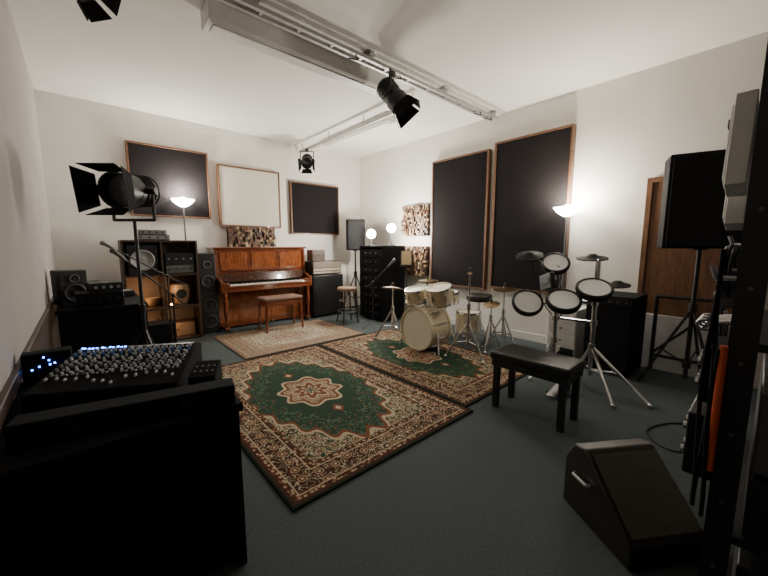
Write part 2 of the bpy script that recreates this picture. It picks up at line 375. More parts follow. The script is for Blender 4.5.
# ---------------------------------------------------------------- speakers, cabinets
def monitor_speaker(loc,rz,w,dp,h,label,name='loudspeaker',cones=((.3,.34),(.72,.16)),body=BLK,coneM=GREYC,cat='speaker',ring=STEEL):
    t=thing(name,label,cat,loc,rz)
    M().b2((-w/2,-dp/2,0),(w/2,dp/2,h)).done('cabinet',body,t,bevel=.008)
    for (fz,fr) in cones:
        r=w*fr
        M().lathe([(r*1.15,0),(r*1.15,.008),(r,.012),(r*.92,.004),(r*.35,-.0),(r*.3,.01),(0,.014)],(0,-dp/2-.001,h*fz),(0,-1,0),seg=28).done('cone',coneM,t)
        M().torus((0,-dp/2-.008,h*fz),r*1.05,.006,(0,-1,0)).done('cone_ring',ring,t)
    return t
S=thing('shelf_unit','dark open cube shelf unit packed with studio gear','shelf',(.79,5.42,0))
W2=.41; D2=.17; hh=1.36
for x in (-W2,0,W2): M().b2((x-.012,-D2,0),(x+.012,D2,hh)).done('upright',DARKW,S)
SH=(hh-.03)/3
for i in range(4):
    z=.02+i*SH
    for a,b_ in ((-W2+.012,-.012),(.012,W2-.012)): M().b2((a,-D2,z-.012),(b_,D2,z+.012)).done('shelf_board',DARKW,S)
M().b2((-W2,D2,0),(W2,D2+.006,hh)).done('back_board',mat('shelf_back',(.26,.18,.12),.7),S)
zs=[.033,.033+SH,.033+2*SH]
xa,xb=.79-W2/2,.79+W2/2
monitor_speaker((xa,5.42,zs[2]),0,.32,.28,.38,'black bookshelf speaker with large grey woofer in shelf cubby',cones=((.5,.36),),coneM=FAINT)
t=thing('wooden_drum','small tan wooden hand drum with round skin','drum',(xb,5.44,zs[1]))
M().lathe([(0,0),(.09,0),(.10,.02),(.125,.12),(.13,.2),(.11,.29),(.105,.30),(0,.30)],seg=28).done('shell',PINE,t)
for z,r in ((.29,.112),(.02,.102)): M().torus((0,0,z),r,.008).done('hoop',DARKW,t)
M().lathe([(0,.0),(.06,0),(.066,-.01)],(0,-.13,.16),(0,-1,0)).done('label_disc',BLK,t)
def box_gear(name,loc,sz,label,cat,body=BLK,face=GREYC,knobs=4,rz=0):
    t=thing(name,label,cat,loc,rz); w,dp,h=sz
    M().b2((-w/2,-dp/2,0),(w/2,dp/2,h)).done('case',body,t,bevel=.004)
    M().b2((-w/2+.01,-dp/2-.004,.01),(w/2-.01,-dp/2+.001,h-.01)).done('front_panel',face,t)
    for i in range(knobs):
        x=-w/2+.04+(w-.08)*i/max(1,knobs-1)
        M().cyl((x,-dp/2-.003,h/2),(x,-dp/2-.02,h/2),min(.012,h*.25),seg=12).done('knob',BLK if face!=BLK else FAINT,t)
    return t
box_gear('rack_effects_unit',(xb,5.42,zs[2]),(.34,.28,.12),'grey rack effects unit inside shelf cubby','audio gear')
box_gear('amplifier',(xb,5.42,zs[2]+.121),(.34,.28,.15),'black hi-fi amplifier stacked inside shelf cubby','audio gear',face=BLK)
box_gear('tape_deck',(.72,5.42,hh+.004),(.36,.26,.07),'grey tape deck on top of dark shelf','audio gear',face=FAINT)
box_gear('tape_deck',(.72,5.42,hh+.075),(.30,.24,.06),'silver recorder stacked on top of dark shelf','audio gear',face=FAINT,body=GREYC)
t=box_gear('wooden_box',(xb+.02,5.46,zs[0]),(.26,.20,.20),'brown wooden box on lowest shelf','box',body=WALN,face=PINE,knobs=1)
t=thing('wooden_bowl','turned brown wooden bowl inside shelf cubby','bowl',(xa+.09,5.46,zs[1]))
M().lathe([(0,0),(.04,0),(.05,.01),(.085,.08),(.09,.12),(.08,.12),(.045,.02),(0,.015)]).done('bowl',PINE,t)
t=thing('wooden_vase','dark brown turned vase on lowest shelf','vase',(xa+.12,5.46,zs[0]))
M().lathe([(0,0),(.035,0),(.06,.08),(.055,.16),(.02,.22),(.028,.27),(.02,.27),(.0,.2)]).done('vase',WALN,t)
def lantern(loc,label,s=1):
    t=thing('lantern',label,'lamp',loc)
    M().lathe([(0,0),(.06*s,0),(.06*s,.02),(.0,.02)]).done('base',DARKW,t)
    M().lathe([(0,.02),(.04*s,.02),(.052*s,.06*s),(.04*s,.10*s),(0,.11*s)]).done('lamp_shade',WARM,t)
lantern((xa-.06,5.36,zs[1]),'small orange glowing lantern inside shelf cubby',.6)
lantern((xa-.04,5.42,zs[0]),'small orange glowing lantern on lowest shelf',.5)
lantern((xb-.145,5.30,zs[0]),'tiny orange glowing lantern beside wooden box',.4)
lantern((xb-.145,5.28,zs[1]),'tiny orange glowing lantern beside wooden hand drum',.4)
monitor_speaker((1.355,5.55,0),0,.25,.34,.60,'tall slim black speaker standing on carpet beside piano',cones=((.3,.34),(.7,.34)),coneM=BLK,ring=GREYC)
monitor_speaker((1.355,5.55,.601),0,.23,.32,.58,'slim black speaker stacked beside piano',cones=((.3,.34),(.72,.2)),coneM=BLK,ring=GREYC)

t=thing('guitar_amplifier_cabinet','black guitar speaker cabinet with dark grille beside piano','amplifier',(3.34,5.45,0))
M().b2((-.32,-.17,.03),(.32,.17,.76)).done('cabinet',BLKL,t,bevel=.012)
M().b2((-.29,-.178,.06),(.29,-.169,.73)).done('grille_cloth',GRILL,t)
for x in(-.27,.27):
    for y in(-.12,.12): M().cyl((x,y,0),(x,y,.035),.02).done('foot',RUB,t)
t=thing('guitar_amplifier','amplifier head with pale control panel on black cabinet','amplifier',(3.34,5.45,.762))
M().b2((-.31,-.14,.012),(.31,.14,.25)).done('cabinet',BLKL,t,bevel=.012)
M().b2((-.29,-.146,.03),(.29,-.139,.12)).done('control_panel',mat('cream_panel',(.35,.31,.23),.5),t)
M().b2((-.29,-.146,.13),(.29,-.139,.235)).done('grille_cloth',TWEED,t)
for i in range(8): M().cyl((-.24+i*.07,-.146,.075),(-.24+i*.07,-.165,.075),.012,seg=12).done('knob',BLK,t)
for x in(-.25,.25): M().cyl((x,0,0),(x,0,.014),.02).done('foot',RUB,t)
box_gear('practice_amplifier',(3.20,5.47,1.014),(.26,.2,.2),'small brown practice amplifier on top of amp head','amplifier',body=WALN,face=DARKW,knobs=3)

def speaker_stand(m,h,sp=.45,zc=.75,r=.017,a0=.5):
    m.cyl((0,0,.10),(0,0,h),r)
    m.cyl((0,0,zc-.04),(0,0,zc+.04),r*1.9)
    m.cyl((0,0,.20),(0,0,.26),r*1.8)
    for k in range(3):
        a=k*2*PI/3+a0
        f=Vector((math.cos(a)*sp,math.sin(a)*sp,.014))
        m.tube([(0,0,zc),f],r*.7)
        m.sph(f,.014)
        mid=Vector((0,0,zc)).lerp(f,.55)
        m.tube([(0,0,.23),mid],r*.45)
def pa(loc,rz,h0,w,dp,h,label,label2,sp=.45,a0=.5):
    t=thing('speaker_stand',label2,'stand',loc,rz)
    m=M(); speaker_stand(m,h0,sp,a0=a0); m.done('tripod',BLK,t)
    M().cyl((0,0,h0-.012),(0,0,h0),.05).done('top_plate',BLK,t)
    s=thing('loudspeaker',label,'speaker',(loc[0],loc[1],loc[2]+h0+.001),rz)
    poly=[(-w/2,-dp/2),(w/2,-dp/2),(w/2,dp*.1),(w*.3,dp/2),(-w*.3,dp/2),(-w/2,dp*.1)]
    M().prism(poly,'z',0,h).done('cabinet',BLKM,s,bevel=.012)
    mm=M().prism([(-w/2+.02,0),(w/2-.02,0),(w/2-.02,h-.04),(-w/2+.02,h-.04)],'y',-.004,.012)
    mm.done('grille',GRILL,s,bevel=.004,xf=Matrix.Translation((0,-dp/2-.010,.02)))
    M().tube([(w/2,-.02,h*.55),(w/2+.015,-.02,h*.57),(w/2+.015,-.02,h*.73),(w/2,-.02,h*.75)],.008).done('handle',BLK,s)
pa((4.00,.40,0),math.radians(-72),1.27,.58,.42,.77,'large black powered loudspeaker on tripod stand by wooden door','black tripod stand carrying large loudspeaker',.33,a0=1.0)
pa((3.98,5.32,0),math.radians(-30),1.20,.34,.30,.58,'black loudspeaker on stand near the room corner','black tripod stand near the room corner',.32)

t=thing('bar_stool','round-seated wooden bar stool with metal footring','stool',(3.30,4.65,0))
M().lathe([(0,.54),(.15,.54),(.165,.555),(.165,.585),(.15,.60),(0,.605)]).done('seat',mat('seat_tan',(.22,.13,.08),.6),t)
for k in range(4):
    a=k*PI/2+.6; M().cyl((math.cos(a)*.19,math.sin(a)*.19,0),(math.cos(a)*.11,math.sin(a)*.11,.545),.014,seg=10).done('leg',DARKW,t)
for z,r in ((.20,.162),(.38,.137)): M().torus((0,0,z),r,.007).done('footring',STEEL,t)

t=thing('equipment_cabinet','tall black equipment cabinet full of rack gear','cabinet',(3.97,4.52,0))
M().b2((-.27,-.30,.04),(.27,.30,.06)).b2((-.27,-.30,1.26),(.27,.30,1.29)).b2((-.27,.28,.06),(.27,.30,1.26)).b2((-.27,-.30,.06),(.27,-.28,1.26)).b2((.25,-.28,.06),(.27,.28,1.26)).done('case',BLKM,t,bevel=.004)
for i in range(8):
    z=.08+i*.145
    M().b2((-.265,-.27,z),(.15,.27,z+.134)).done('rack_unit',BLKM,t,bevel=.003)
    for y in(-.15,.0,.12): M().cyl((-.265,y,z+.07),(-.282,y,z+.07),.010,seg=10).done('knob',GREYC,t)
for x in(-.2,.2):
    for y in(-.23,.23): M().cyl((x,y,0),(x,y,.042),.022).done('castor',RUB,t)
def work_light(loc,d,label,hz=.22):
    t=thing('work_light',label,'lamp',loc)
    M().lathe([(0,0),(.07,0),(.07,.012),(.015,.02),(.01,hz-.06),(0,hz-.06)]).done('base',BLK,t)
    X=aim((0,0,hz),d)
    M().lathe([(0,-.10),(.03,-.10),(.05,-.06),(.085,-.01),(.085,.0),(.078,.0),(.045,-.05),(0,-.06)]).done('lamp_shade',BLK,t,xf=X)
    M().sph((0,0,.01),.075).done('bulb',BULB,t,xf=X)
    M().tube([(0,.0,hz-.08),(0,0,hz-.05)],.01).done('arm',BLK,t)
    return t
work_light((3.84,4.66,1.292),(-.75,-.65,.15),'bright white clip lamp glowing on top of black cabinet',.20)
work_light((4.08,4.40,1.292),(-.6,-.75,.2),'bright white lamp glowing beside wooden diffuser',.30)

def mic_stand(loc,h,boom,label,ang=0,mic=True,sp=.26):
    t=thing('microphone_stand',label,'microphone stand',loc,ang)
    m=M().cyl((0,0,.09),(0,0,h),.009)
    for k in range(3):
        a=k*2*PI/3; m.tube([(0,0,.10),(math.cos(a)*sp,math.sin(a)*sp,.012)],.008)
    m.done('tripod',BLK,t)
    e=Vector((boom[0],0,h+boom[1]))
    M().tube([(-boom[0]*.35,0,h-boom[1]*.35),e],.007).sph((0,0,h),.02).done('boom_arm',BLK,t)
    if mic:
        dd=Vector((boom[0],0,boom[1])).normalized()
        M().cyl(e,e+dd*.12,.012,.019).sph(e+dd*.14,.026).done('microphone',GREYC,t)
    return t
mic_stand((3.40,4.10,0),.72,(.25,.25),'black boom microphone stand behind drum kit',-1.0,sp=.22)
t=thing('music_stand','black music stand holding a beige score sheet','music stand',(4.02,3.97,0),-.8)
m=M().cyl((0,0,.1),(0,0,1.0),.01)
for k in range(3):
    a=k*2*PI/3; m.tube([(0,0,.14),(math.cos(a)*.17,math.sin(a)*.17,.012)],.008)
m.done('tripod',BLK,t)
M().box((0,0,1.08),(.20,.012,.26),(-.25,0,0)).box((0,-.03,.95),(.20,.06,.01)).done('desk',BLK,t)
M().box((0,-.016,1.09),(.16,.003,.23),(-.25,0,0)).done('sheet_music',PAPER,t)

# ---------------------------------------------------------------- floor lamps
def uplighter(loc,h,label):
    t=thing('floor_lamp',label,'lamp',loc)
    M().lathe([(0,0),(.13,0),(.13,.012),(.03,.03),(0,.03)]).done('base',BLK,t)
    M().cyl((0,0,.02),(0,0,h-.03),.011).done('pole',GREYC,t)
    M().lathe([(.012,-.03),(.03,-.03),(.07,-.01),(.12,.03),(.15,.075),(.145,.075),(.115,.035),(.065,-.002),(0,-.012)],(0,0,h),seg=36).done('lamp_shade',BOWL,t)
    M().sph((0,0,h+.05),.055).done('bulb',BULB,t)
uplighter((4.27,1.60,0),1.66,'uplighter floor lamp with glowing white glass bowl beside black panel')
uplighter((1.17,5.70,0),1.88,'uplighter floor lamp with glowing bowl behind shelf unit')

# ---------------------------------------------------------------- acoustic drum kit
def drum(prnt,c,n,r,dp,shell=CREAM,lugs=8,hoop=CHROME,hw=.012):
    n=Vector(n).normalized(); X=aim(c,n)
    M().lathe([(r,0),(r,dp)],seg=40).done('shell',shell,prnt,xf=X)
    for z,zz in((-.001,0),(dp+.001,dp)):
        M().lathe([(0,z),(r,z)],seg=40).done('drum_head',HEAD,prnt,xf=X)
        M().lathe([(r-.004,zz-hw),(r+.012,zz-hw),(r+.012,zz+hw),(r-.004,zz+hw),(r-.004,zz-hw)],seg=40).done('hoop',hoop,prnt,xf=X)
    for k in range(lugs):
        a=2*PI*(k+.5)/lugs; x,y=math.cos(a)*(r+.010),math.sin(a)*(r+.010)
        M().cyl((x,y,0),(x,y,dp),.0045,seg=6).cyl((x,y,dp*.32),(x,y,dp*.68),.011,seg=8).done('lug',CHROME,prnt,xf=X)
zr=.013
t=thing('bass_drum','cream pearl bass drum with pale front head on rug','drum',(2.98,2.76,zr))
drum(t,(0,0,.275),(1,0,0),.252,.33,lugs=10,hoop=CREAM,hw=.018)
for sy in(-1,1): M().tube([(.1,sy*.25,.25),(.04,sy*.32,.01)],.011).done('spur',CHROME,t)
M().cyl((.16,0,.52),(.16,0,.63),.018).done('tom_mount',CHROME,t)
t=thing('tom_drum','small cream rack tom mounted above bass drum','drum',(3.14,2.91,zr))
drum(t,(0,0,.58),(-.20,.0,.98),.125,.155,lugs=6)
M().tube([(.0,.0,.66),(-.0,-.15,.66)],.01).done('mount_arm',CHROME,t)
t=thing('tom_drum','larger cream rack tom tilted above bass drum','drum',(3.23,2.58,zr))
drum(t,(.0,0,.60),(-.28,0,.97),.148,.19,lugs=6)
M().tube([(.0,.0,.66),(-.0,.18,.66)],.01).done('mount_arm',CHROME,t)
t=thing('floor_tom','cream floor tom on three chrome legs','drum',(3.68,2.50,0))
drum(t,(0,0,.20),(0,0,1),.145,.24,lugs=8)
for k in range(3):
    a=k*2*PI/3+.4; x,y=math.cos(a),math.sin(a); M().tube([(x*.162,y*.162,.42),(x*.162,y*.162,.12),(x*.18,y*.18,.02)],.010).done('leg',CHROME,t)
def tri(m,sp,hub,r=.011,a0=.3,n=3,double=True):
    for k in range(n):
        a=a0+k*2*PI/n; f=(math.cos(a)*sp,math.sin(a)*sp,.014)
        m.tube([(0,0,hub),f],r); m.sph(f,.018)
        if double: m.tube([(0,0,hub*.45),(math.cos(a)*sp*.62,math.sin(a)*sp*.62,hub*.42)],r*.8)
t=thing('snare_drum','cream snare drum on chrome stand','drum',(3.80,2.97,0))
drum(t,(0,0,.50),(-.05,0,1),.178,.14,lugs=8)
m=M(); tri(m,.22,.32); m.cyl((0,0,.1),(0,0,.46),.013)
for k in range(3):
    a=k*2*PI/3; m.tube([(0,0,.46),(math.cos(a)*.16,math.sin(a)*.16,.48)],.008)
m.done('stand',CHROME,t)
def cymbal(loc,h,r,nrm,label,two=False,z=0,name='cymbal_stand',mt=BRONZE,sp=.28,a0=.3):
    t=thing(name,label,'cymbal',(loc[0],loc[1],z))
    m=M(); tri(m,sp,.42,a0=a0); m.cyl((0,0,.12),(0,0,h*.62),.016).cyl((0,0,h*.6),(0,0,h+.06),.010).cyl((0,0,h*.6-.03),(0,0,h*.6+.03),.024).cyl((0,0,.39),(0,0,.45),.024)
    m.done('stand',CHROME,t)
    pr=[(.0,.022),(.02,.02),(r*.16,.008),(r*.6,-.004),(r,-.018),(r,-.020),(r*.6,-.006),(r*.16,.005),(0,.018)]
    M().lathe(pr,seg=40).done('cymbal',mt,t,xf=aim((0,0,h),nrm))
    if two: M().lathe([(a,-b-.03) for a,b in pr],seg=40).done('cymbal',mt,t,xf=aim((0,0,h),nrm))
    M().cyl((0,0,h+.02),(0,0,h+.05),.014,seg=10).done('wing_nut',BLK,t)
    return t
cymbal((3.88,3.38),.78,.16,(0,0,1),'pair of bronze hi-hat cymbals on chrome stand',True,name='hi_hat_stand',sp=.22)
cymbal((3.12,3.34),.72,.16,(.2,.1,1),'bronze crash cymbal on chrome stand above rug',z=.014,sp=.24)
cymbal((3.24,2.20),.98,.03,(.2,0,1),'chrome boom stand carrying a small bronze bell cymbal',z=.014,sp=.25)
cymbal((3.98,2.18),.76,.15,(-.1,0,1),'bronze ride cymbal on chrome stand beneath tall panel',sp=.22)
cymbal((3.68,2.18),.60,.10,(-.3,0,1),'small splash cymbal on low double-braced chrome stand',sp=.14,a0=1.2)
def throne(loc,label,h=.52):
    t=thing('drum_throne',label,'stool',loc)
    M().lathe([(0,h-.09),(.16,h-.09),(.175,h-.07),(.175,h-.015),(.16,h),(0,h)]).done('seat',BLKL,t)
    m=M().cyl((0,0,.12),(0,0,h-.09),.018); tri(m,.20,.30); m.done('base',CHROME,t)
throne((4.10,2.62,0),'round black drum throne behind acoustic drum kit',.62)
t=thing('kick_pedal','chrome kick drum pedal with beater at the bass drum','drum pedal',(3.36,2.80,zr))
M().b2((0,-.05,0),(.15,.05,.008)).box((.08,0,.042),(.15,.07,.01),(0,-.25,0)).done('footboard',STEEL,t)
M().tube([(.02,-.05,.0),(.02,-.05,.17),(.02,.05,.17),(.02,.05,0)],.009).done('frame',CHROME,t)
M().tube([(.02,0,.17),(-.005+.01,0,.30)],.005).sph((.0,0,.31),.018).done('beater',BLK,t)

# ---------------------------------------------------------------- electronic drum kit
E=thing('electronic_drum_kit','electronic drum kit with white mesh pads on chrome rack','drum kit',(3.42,1.08,0))
def epad(c,n,r):
    X=aim((c[0]-3.42,c[1]-1.08,c[2]),n)
    M().lathe([(0,-.05),(r*.8,-.05),(r,-.03),(r+.008,0),(r+.008,.022),(r*.9,.026),(r*.88,.014)],seg=36).done('pad_rim',RUB,E,xf=X)
    M().lathe([(0,.021),(r*.90,.020)],seg=36).done('pad_head',PHEAD,E,xf=X)
    M().torus((0,0,.024),r*.95,.008).done('pad_hoop',BLK,E,xf=X)
epad((3.05,1.44,.77),(-.60,-.45,.66),.13)
epad((3.42,1.36,1.12),(-.66,-.34,.72),.12)
epad((3.14,1.16,.81),(-.55,-.30,.90),.135)
epad((3.28,.97,.92),(-.52,-.24,.95),.135)
def ecym(c,n,r):
    X=aim((c[0]-3.42,c[1]-1.08,c[2]),n)
    M().lathe([(0,.03),(.03,.028),(.05,.012),(r,-.006),(r,-.016),(.04,-.01),(0,-.01)],seg=36).done('cymbal_pad',RUB,E,xf=X)
ecym((3.38,1.60,1.20),(-.35,-.1,.93),.13)
ecym((3.53,1.08,1.19),(-.15,-.05,.98),.13)
ecym((3.60,.88,.95),(-.15,0,.98),.10)
def L(p): return (p[0]-3.42,p[1]-1.08,p[2])
m=M()
for (x,y,h) in ((3.44,1.00,1.16),(3.40,1.32,1.10)):
    m.cyl(L((x,y,.10)),L((x,y,h)),.020)
    for z in (.38,.60,.78,.95): m.cyl(L((x,y,z-.025)),L((x,y,z+.025)),.030)
m.tube([L((3.40,1.32,.78)),L((3.44,1.00,.78))],.018)
m.tube([L((3.40,1.32,.60)),L((3.44,1.00,.60))],.014)
m.tube([L((3.40,1.32,.78)),L((3.10,1.44,.72))],.014).tube([L((3.42,1.15,.78)),L((3.16,1.16,.77))],.014)
m.tube([L((3.44,1.0,.78)),L((3.30,.97,.87))],.014).tube([L((3.40,1.32,1.10)),L((3.38,1.60,1.19))],.011)
m.tube([L((3.40,1.32,1.06)),L((3.42,1.36,1.09))],.014).tube([L((3.44,1.0,1.16)),L((3.53,1.08,1.18))],.011).tube([L((3.44,1.0,.86)),L((3.60,.88,.94))],.011)
m.done('rack_frame',CHROME,E)
for (x,y,fs) in ((3.44,1.0,[(3.10,.72),(3.32,.52),(3.62,1.20)]),(3.40,1.32,[(3.15,1.42),(3.55,1.46)])):
    for f in fs:
        p=L((f[0],f[1],.016)); M().tube([L((x,y,.38)),p],.014).tube([L((x,y,.16)),(Vector(L((x,y,.38))).lerp(Vector(p),.5))],.010).sph(p,.022).done('tripod_leg',CHROME,E)
M().box(L((3.22,1.34,.96)),(.20,.05,.15),(.0,.3,.9)).done('sound_module',BLK,E,bevel=.01)
M().box(L((3.205,1.325,.97)),(.10,.056,.05),(.0,.3,.9)).done('module_screen',BLK,E)
for (a,b) in (((3.40,1.32,1.0),(3.1,1.42,.75)),((3.44,1.0,1.0),(3.5,1.0,.3)),((3.40,1.3,.7),(3.18,1.18,.78)),((3.44,1.0,.9),(3.30,.97,.86)),((3.40,1.6,1.18),(3.4,1.32,.6))):
    a=Vector(L(a));b=Vector(L(b)); M().tube([a.lerp(b,i/6)+Vector((0,0,-.12*math.sin(PI*i/6))) for i in range(7)],.006,6).done('cable',BLK,E)
t=thing('kick_pad','small black electronic kick pad with pedal on carpet','drum pedal',(3.0,1.12,0),0)
M().b2((.0,-.09,0),(.22,.09,.01)).box((.17,0,.2),(.04,.10,.38)).done('tower',BLK,t)
M().cyl((.15,0,.30),(.12,0,.30),.075).done('strike_pad',RUB,t)
M().box((-.0,0,.045),(.24,.07,.012),(0,-.2,0)).done('footboard',STEEL,t)

t=thing('drum_bench','black leather-topped wooden bench on grey carpet','bench',(2.545,1.11,0))
M().b2((-.165,-.30,.40),(.165,.30,.465)).done('seat_cushion',BLKL,t,bevel=.018,seg=3)
M().b2((-.15,-.285,.345),(.15,.285,.40)).done('apron',BLK,t,bevel=.003)
for x in(-1,1):
    for y in(-1,1): M().b2((x*.125-.022,y*.25-.022,0),(x*.125+.022,y*.25+.022,.35)).done('leg',BLK,t,bevel=.004)

# ---------------------------------------------------------------- right wall furniture
t=thing('drawer_unit','small white drawer unit standing against wall','drawers',(4.12,1.45,0))
M().b2((-.20,-.15,.04),(.20,.15,.60)).done('body',WHITE,t,bevel=.005)
for i in range(4):
    dr=M().b2((-.212,-.14,.055+i*.135),(-.199,.14,.178+i*.135)).done('drawer',WHITE,t,bevel=.003)
    M().cyl((-.212,0,.12+i*.135),(-.232,0,.12+i*.135),.011,seg=12).done('knob',GREYC,dr)
for x in(-.17,.17):
    for y in(-.12,.12): M().cyl((x,y,0),(x,y,.042),.018).done('castor',RUB,t)
t=thing('bass_amplifier','large black speaker cabinet standing behind electronic drums','amplifier',(4.12,1.0,0))
M().b2((-.24,-.21,.03),(.24,.21,.80)).done('cabinet',BLKM,t,bevel=.012)
M().b2((-.249,-.18,.06),(-.239,.18,.70)).done('grille',GRILL,t)
M().b2((-.249,-.18,.71),(-.239,.18,.78)).done('control_panel',BLK,t)
for i in range(5): M().cyl((-.249,-.14+i*.07,.745),(-.262,-.14+i*.07,.745),.010,seg=10).done('knob',GREYC,t)
for x in(-.2,.2):
    for y in(-.16,.16): M().cyl((x,y,0),(x,y,.032),.02).done('foot',RUB,t)
t=thing('folding_stand','low black tubular frame in front of wooden door','stand',(4.40,.48,0))
m=M()
m.tube([(0,-.24,.0),(0,-.24,.78),(0,.24,.78),(0,.24,0)],.018).tube([(0,-.24,.16),(0,.24,.16)],.016).tube([(0,-.24,.74),(0,.24,.18)],.012)
m.done('frame',BLK,t)
tag(M().box((4.448,.50,.29),(.022,.66,.58)).done('board',WHITE,bevel=.004),'plain white board leaning low against wooden door','board')

# ---------------------------------------------------------------- left: mixing desk area
t=thing('mixing_desk','black studio desk with closed front panel holding mixing console','desk',(.085,1.72,0))
M().b2((-.325,-.43,.665),(.335,.43,.70)).done('tabletop',BLKM,t,bevel=.004)
for x in(-.30,.31): M().b2((x-.015,-.41,0),(x+.015,.41,.665)).done('side_panel',BLKM,t,bevel=.002)
M().b2((-.285,-.39,.05),(.295,-.375,.665)).done('front_panel',BLKM,t)
M().b2((-.285,-.37,.30),(.295,.38,.32)).done('shelf_board',BLKM,t)
C=thing('mixing_console','large audio mixing console with rows of pale knobs and faders','mixing console',(.10,1.76,.701),math.radians(-28))
cw,cd=.50,.36
HF,HB=.065,.130
M().prism([(-cd/2,0),(-cd/2,HF),(cd/2-.04,HB),(cd/2,HB),(cd/2,0)],'x',-cw/2,cw/2).done('chassis',BLKM,C,bevel=.004)
sl=math.atan2(HB-HF,cd-.04)
def surf(y): return HF+(y+cd/2)*math.tan(sl)
M().box((0,-.03,surf(-.03)+.001),(cw-.03,cd-.06,.003),(sl,0,0)).done('control_surface',BLKM,C)
KP=mat('knob_pale',(.60,.62,.66),.35); KBm=mat('knob_blue',(.08,.20,.5),.4); KG=mat('knob_grey',(.28,.29,.31),.4)
def kmk(mt): return M().cyl((0,0,0),(0,0,.013),.0060,.0045,seg=12).done('knob',mt,C)
fd=M().box((0,0,.006),(.008,.014,.010)).done('fader',KP,C,bevel=.002)
km={'p':kmk(KP),'b':kmk(KBm),'g':kmk(KG)}; used=set()
for i in range(14):
    x=-cw/2+.03+i*(cw-.06)/13
    for j in range(7):
        y=-.06+j*.030
        kk='b' if j==5 else ('g' if (j==2 or random.random()<.2) else 'p')
        if kk not in used: o=km[kk]; used.add(kk)
        else: o=km[kk].copy(); COL.objects.link(o); o.parent=C
        o.location=(x+random.uniform(-.002,.002),y,surf(y)+.003); o.rotation_euler=(sl,0,0)
    if i==0: o=fd
    else: o=fd.copy(); COL.objects.link(o); o.parent=C
    y=-.12+random.uniform(-.03,.03); o.location=(x,y,surf(y)+.003); o.rotation_euler=(sl,0,0)
m=M()
for i in range(13):
    for j in range(11):
        y=-.065+j*.0205
        if random.random()<.85: m.box((-cw/2+.047+i*(cw-.06)/13,y,surf(y)+.005),(.006,.007,.006),(sl,0,0))
o=m.done('push_buttons',KP,C); o['kind']='stuff'
M().box((0,cd/2-.02,HB+.002),(cw-.06,.025,.004)).done('meter_strip',BLK,C)
for i in range(12): M().box((-.235+i*.016+random.uniform(-.004,.004),cd/2-.03+random.uniform(0,.015),HB+.006),(.006,.008,.004)).done('led',BLUE,C)
t=thing('fader_controller','raised black control surface with small buttons on desk','audio controller',(.345,1.50,.701),math.radians(-28))
M().prism([(-.06,0),(-.06,.08),(.06,.11),(.06,0)],'x',-.05,.05).done('chassis',BLKM,t,bevel=.004)
for i in range(4):
    for j in range(2): M().box((-.034+i*.022,-.02+j*.035,.0905+j*.0085),(.008,.008,.006),(.24,0,0)).done('button',FAINT,t,bevel=.002)
t=thing('flight_case','flat black equipment case along front of desk','case',(.10,1.40,.701),math.radians(-12))
M().b2((-.31,-.045,0),(.31,.045,.04)).done('body',BLKM,t,bevel=.006)
M().b2((-.31,-.045,.041),(.31,.045,.075)).done('lid',BLKM,t,bevel=.006)
for x in(-.15,.15): M().box((x,-.048,.04),(.03,.006,.03)).done('latch',BLK,t)
t=thing('effects_rack','small black effects unit with scattered blue lights by wall','audio gear',(-.15,2.105,.701),math.radians(0))
M().b2((-.08,-.035,0),(.08,.035,.13)).done('case',BLKM,t,bevel=.004)
for j in range(7): M().box((-.06+random.uniform(0,.12),-.037,.05+random.uniform(0,.07)),(.006,.004,.006)).done('led',BLUE,t)
t=thing('side_desk','black side desk against wall with dark gear on top','desk',(.12,4.35,0))
M().b2((-.32,-.45,.72),(.32,.45,.75)).done('tabletop',BLKM,t,bevel=.004)
for x in(-1,1):
    for y in(-1,1): M().b2((x*.29-.02,y*.42-.02,0),(x*.29+.02,y*.42+.02,.72)).done('leg',BLKM,t)
M().b2((-.30,-.42,.1),(.30,-.40,.72)).done('modesty_panel',BLKM,t)
box_gear('audio_interface',(.10,4.05,.751),(.34,.2,.13),'black audio interface on side desk','audio gear',face=BLKM,knobs=5)
box_gear('audio_interface',(.14,4.05,.882),(.24,.18,.08),'dark preamp stacked on black interface','audio gear',face=BLK,knobs=4,rz=.15)
monitor_speaker((-.10,4.30,.751),math.radians(20),.2,.2,.32,'black studio monitor on side desk',cones=((.35,.36),(.76,.16)),ring=GREYC,coneM=BLK)
t=thing('keyboard_synthesizer','black synthesizer keyboard lying on side desk','keyboard',(.16,4.62,.751),.1)
M().b2((-.24,-.11,0),(.24,.11,.06)).done('chassis',BLK,t,bevel=.006)
M().b2((-.22,-.105,.060),(.22,-.01,.068)).done('keys',FAINT,t,bevel=.001)
t=thing('light_stand','tall black tripod light stand holding big spotlight','stand',(.34,3.35,0))
m=M().cyl((0,0,.1),(0,0,.8),.018).cyl((0,0,.78),(0,0,1.495),.013).cyl((0,0,.76),(0,0,.82),.026)
for k in range(3):
    a=k*2*PI/3+.9; m.tube([(0,0,.62),(math.cos(a)*.36,math.sin(a)*.36,.012)],.011); m.tube([(0,0,.2),(math.cos(a)*.22,math.sin(a)*.22,.245)],.008)
m.done('tripod',BLK,t)
spotlight((.34,3.35,1.72),(-.62,-.74,-.12),'bulky black fresnel spotlight with open barn doors on stand',hang=False,s=1.32,open_=.3)
mic_stand((.72,4.55,0),.95,(.5,.30),'black boom microphone stand by side desk',2.6,sp=.22)
mic_stand((.66,3.95,0),.80,(.35,.35),'low black boom microphone stand beside light stand',3.3,sp=.20)
monitor_speaker((-.02,5.55,0),0,.36,.36,.85,'black floor speaker in the back corner',cones=((.3,.36),(.7,.36)),coneM=BLK,ring=GREYC)
box_gear('stage_case',(.62,4.99,0),(.40,.30,.34),'low black stage case standing in front of shelf','case',body=BLKM,face=BLKM,knobs=2)

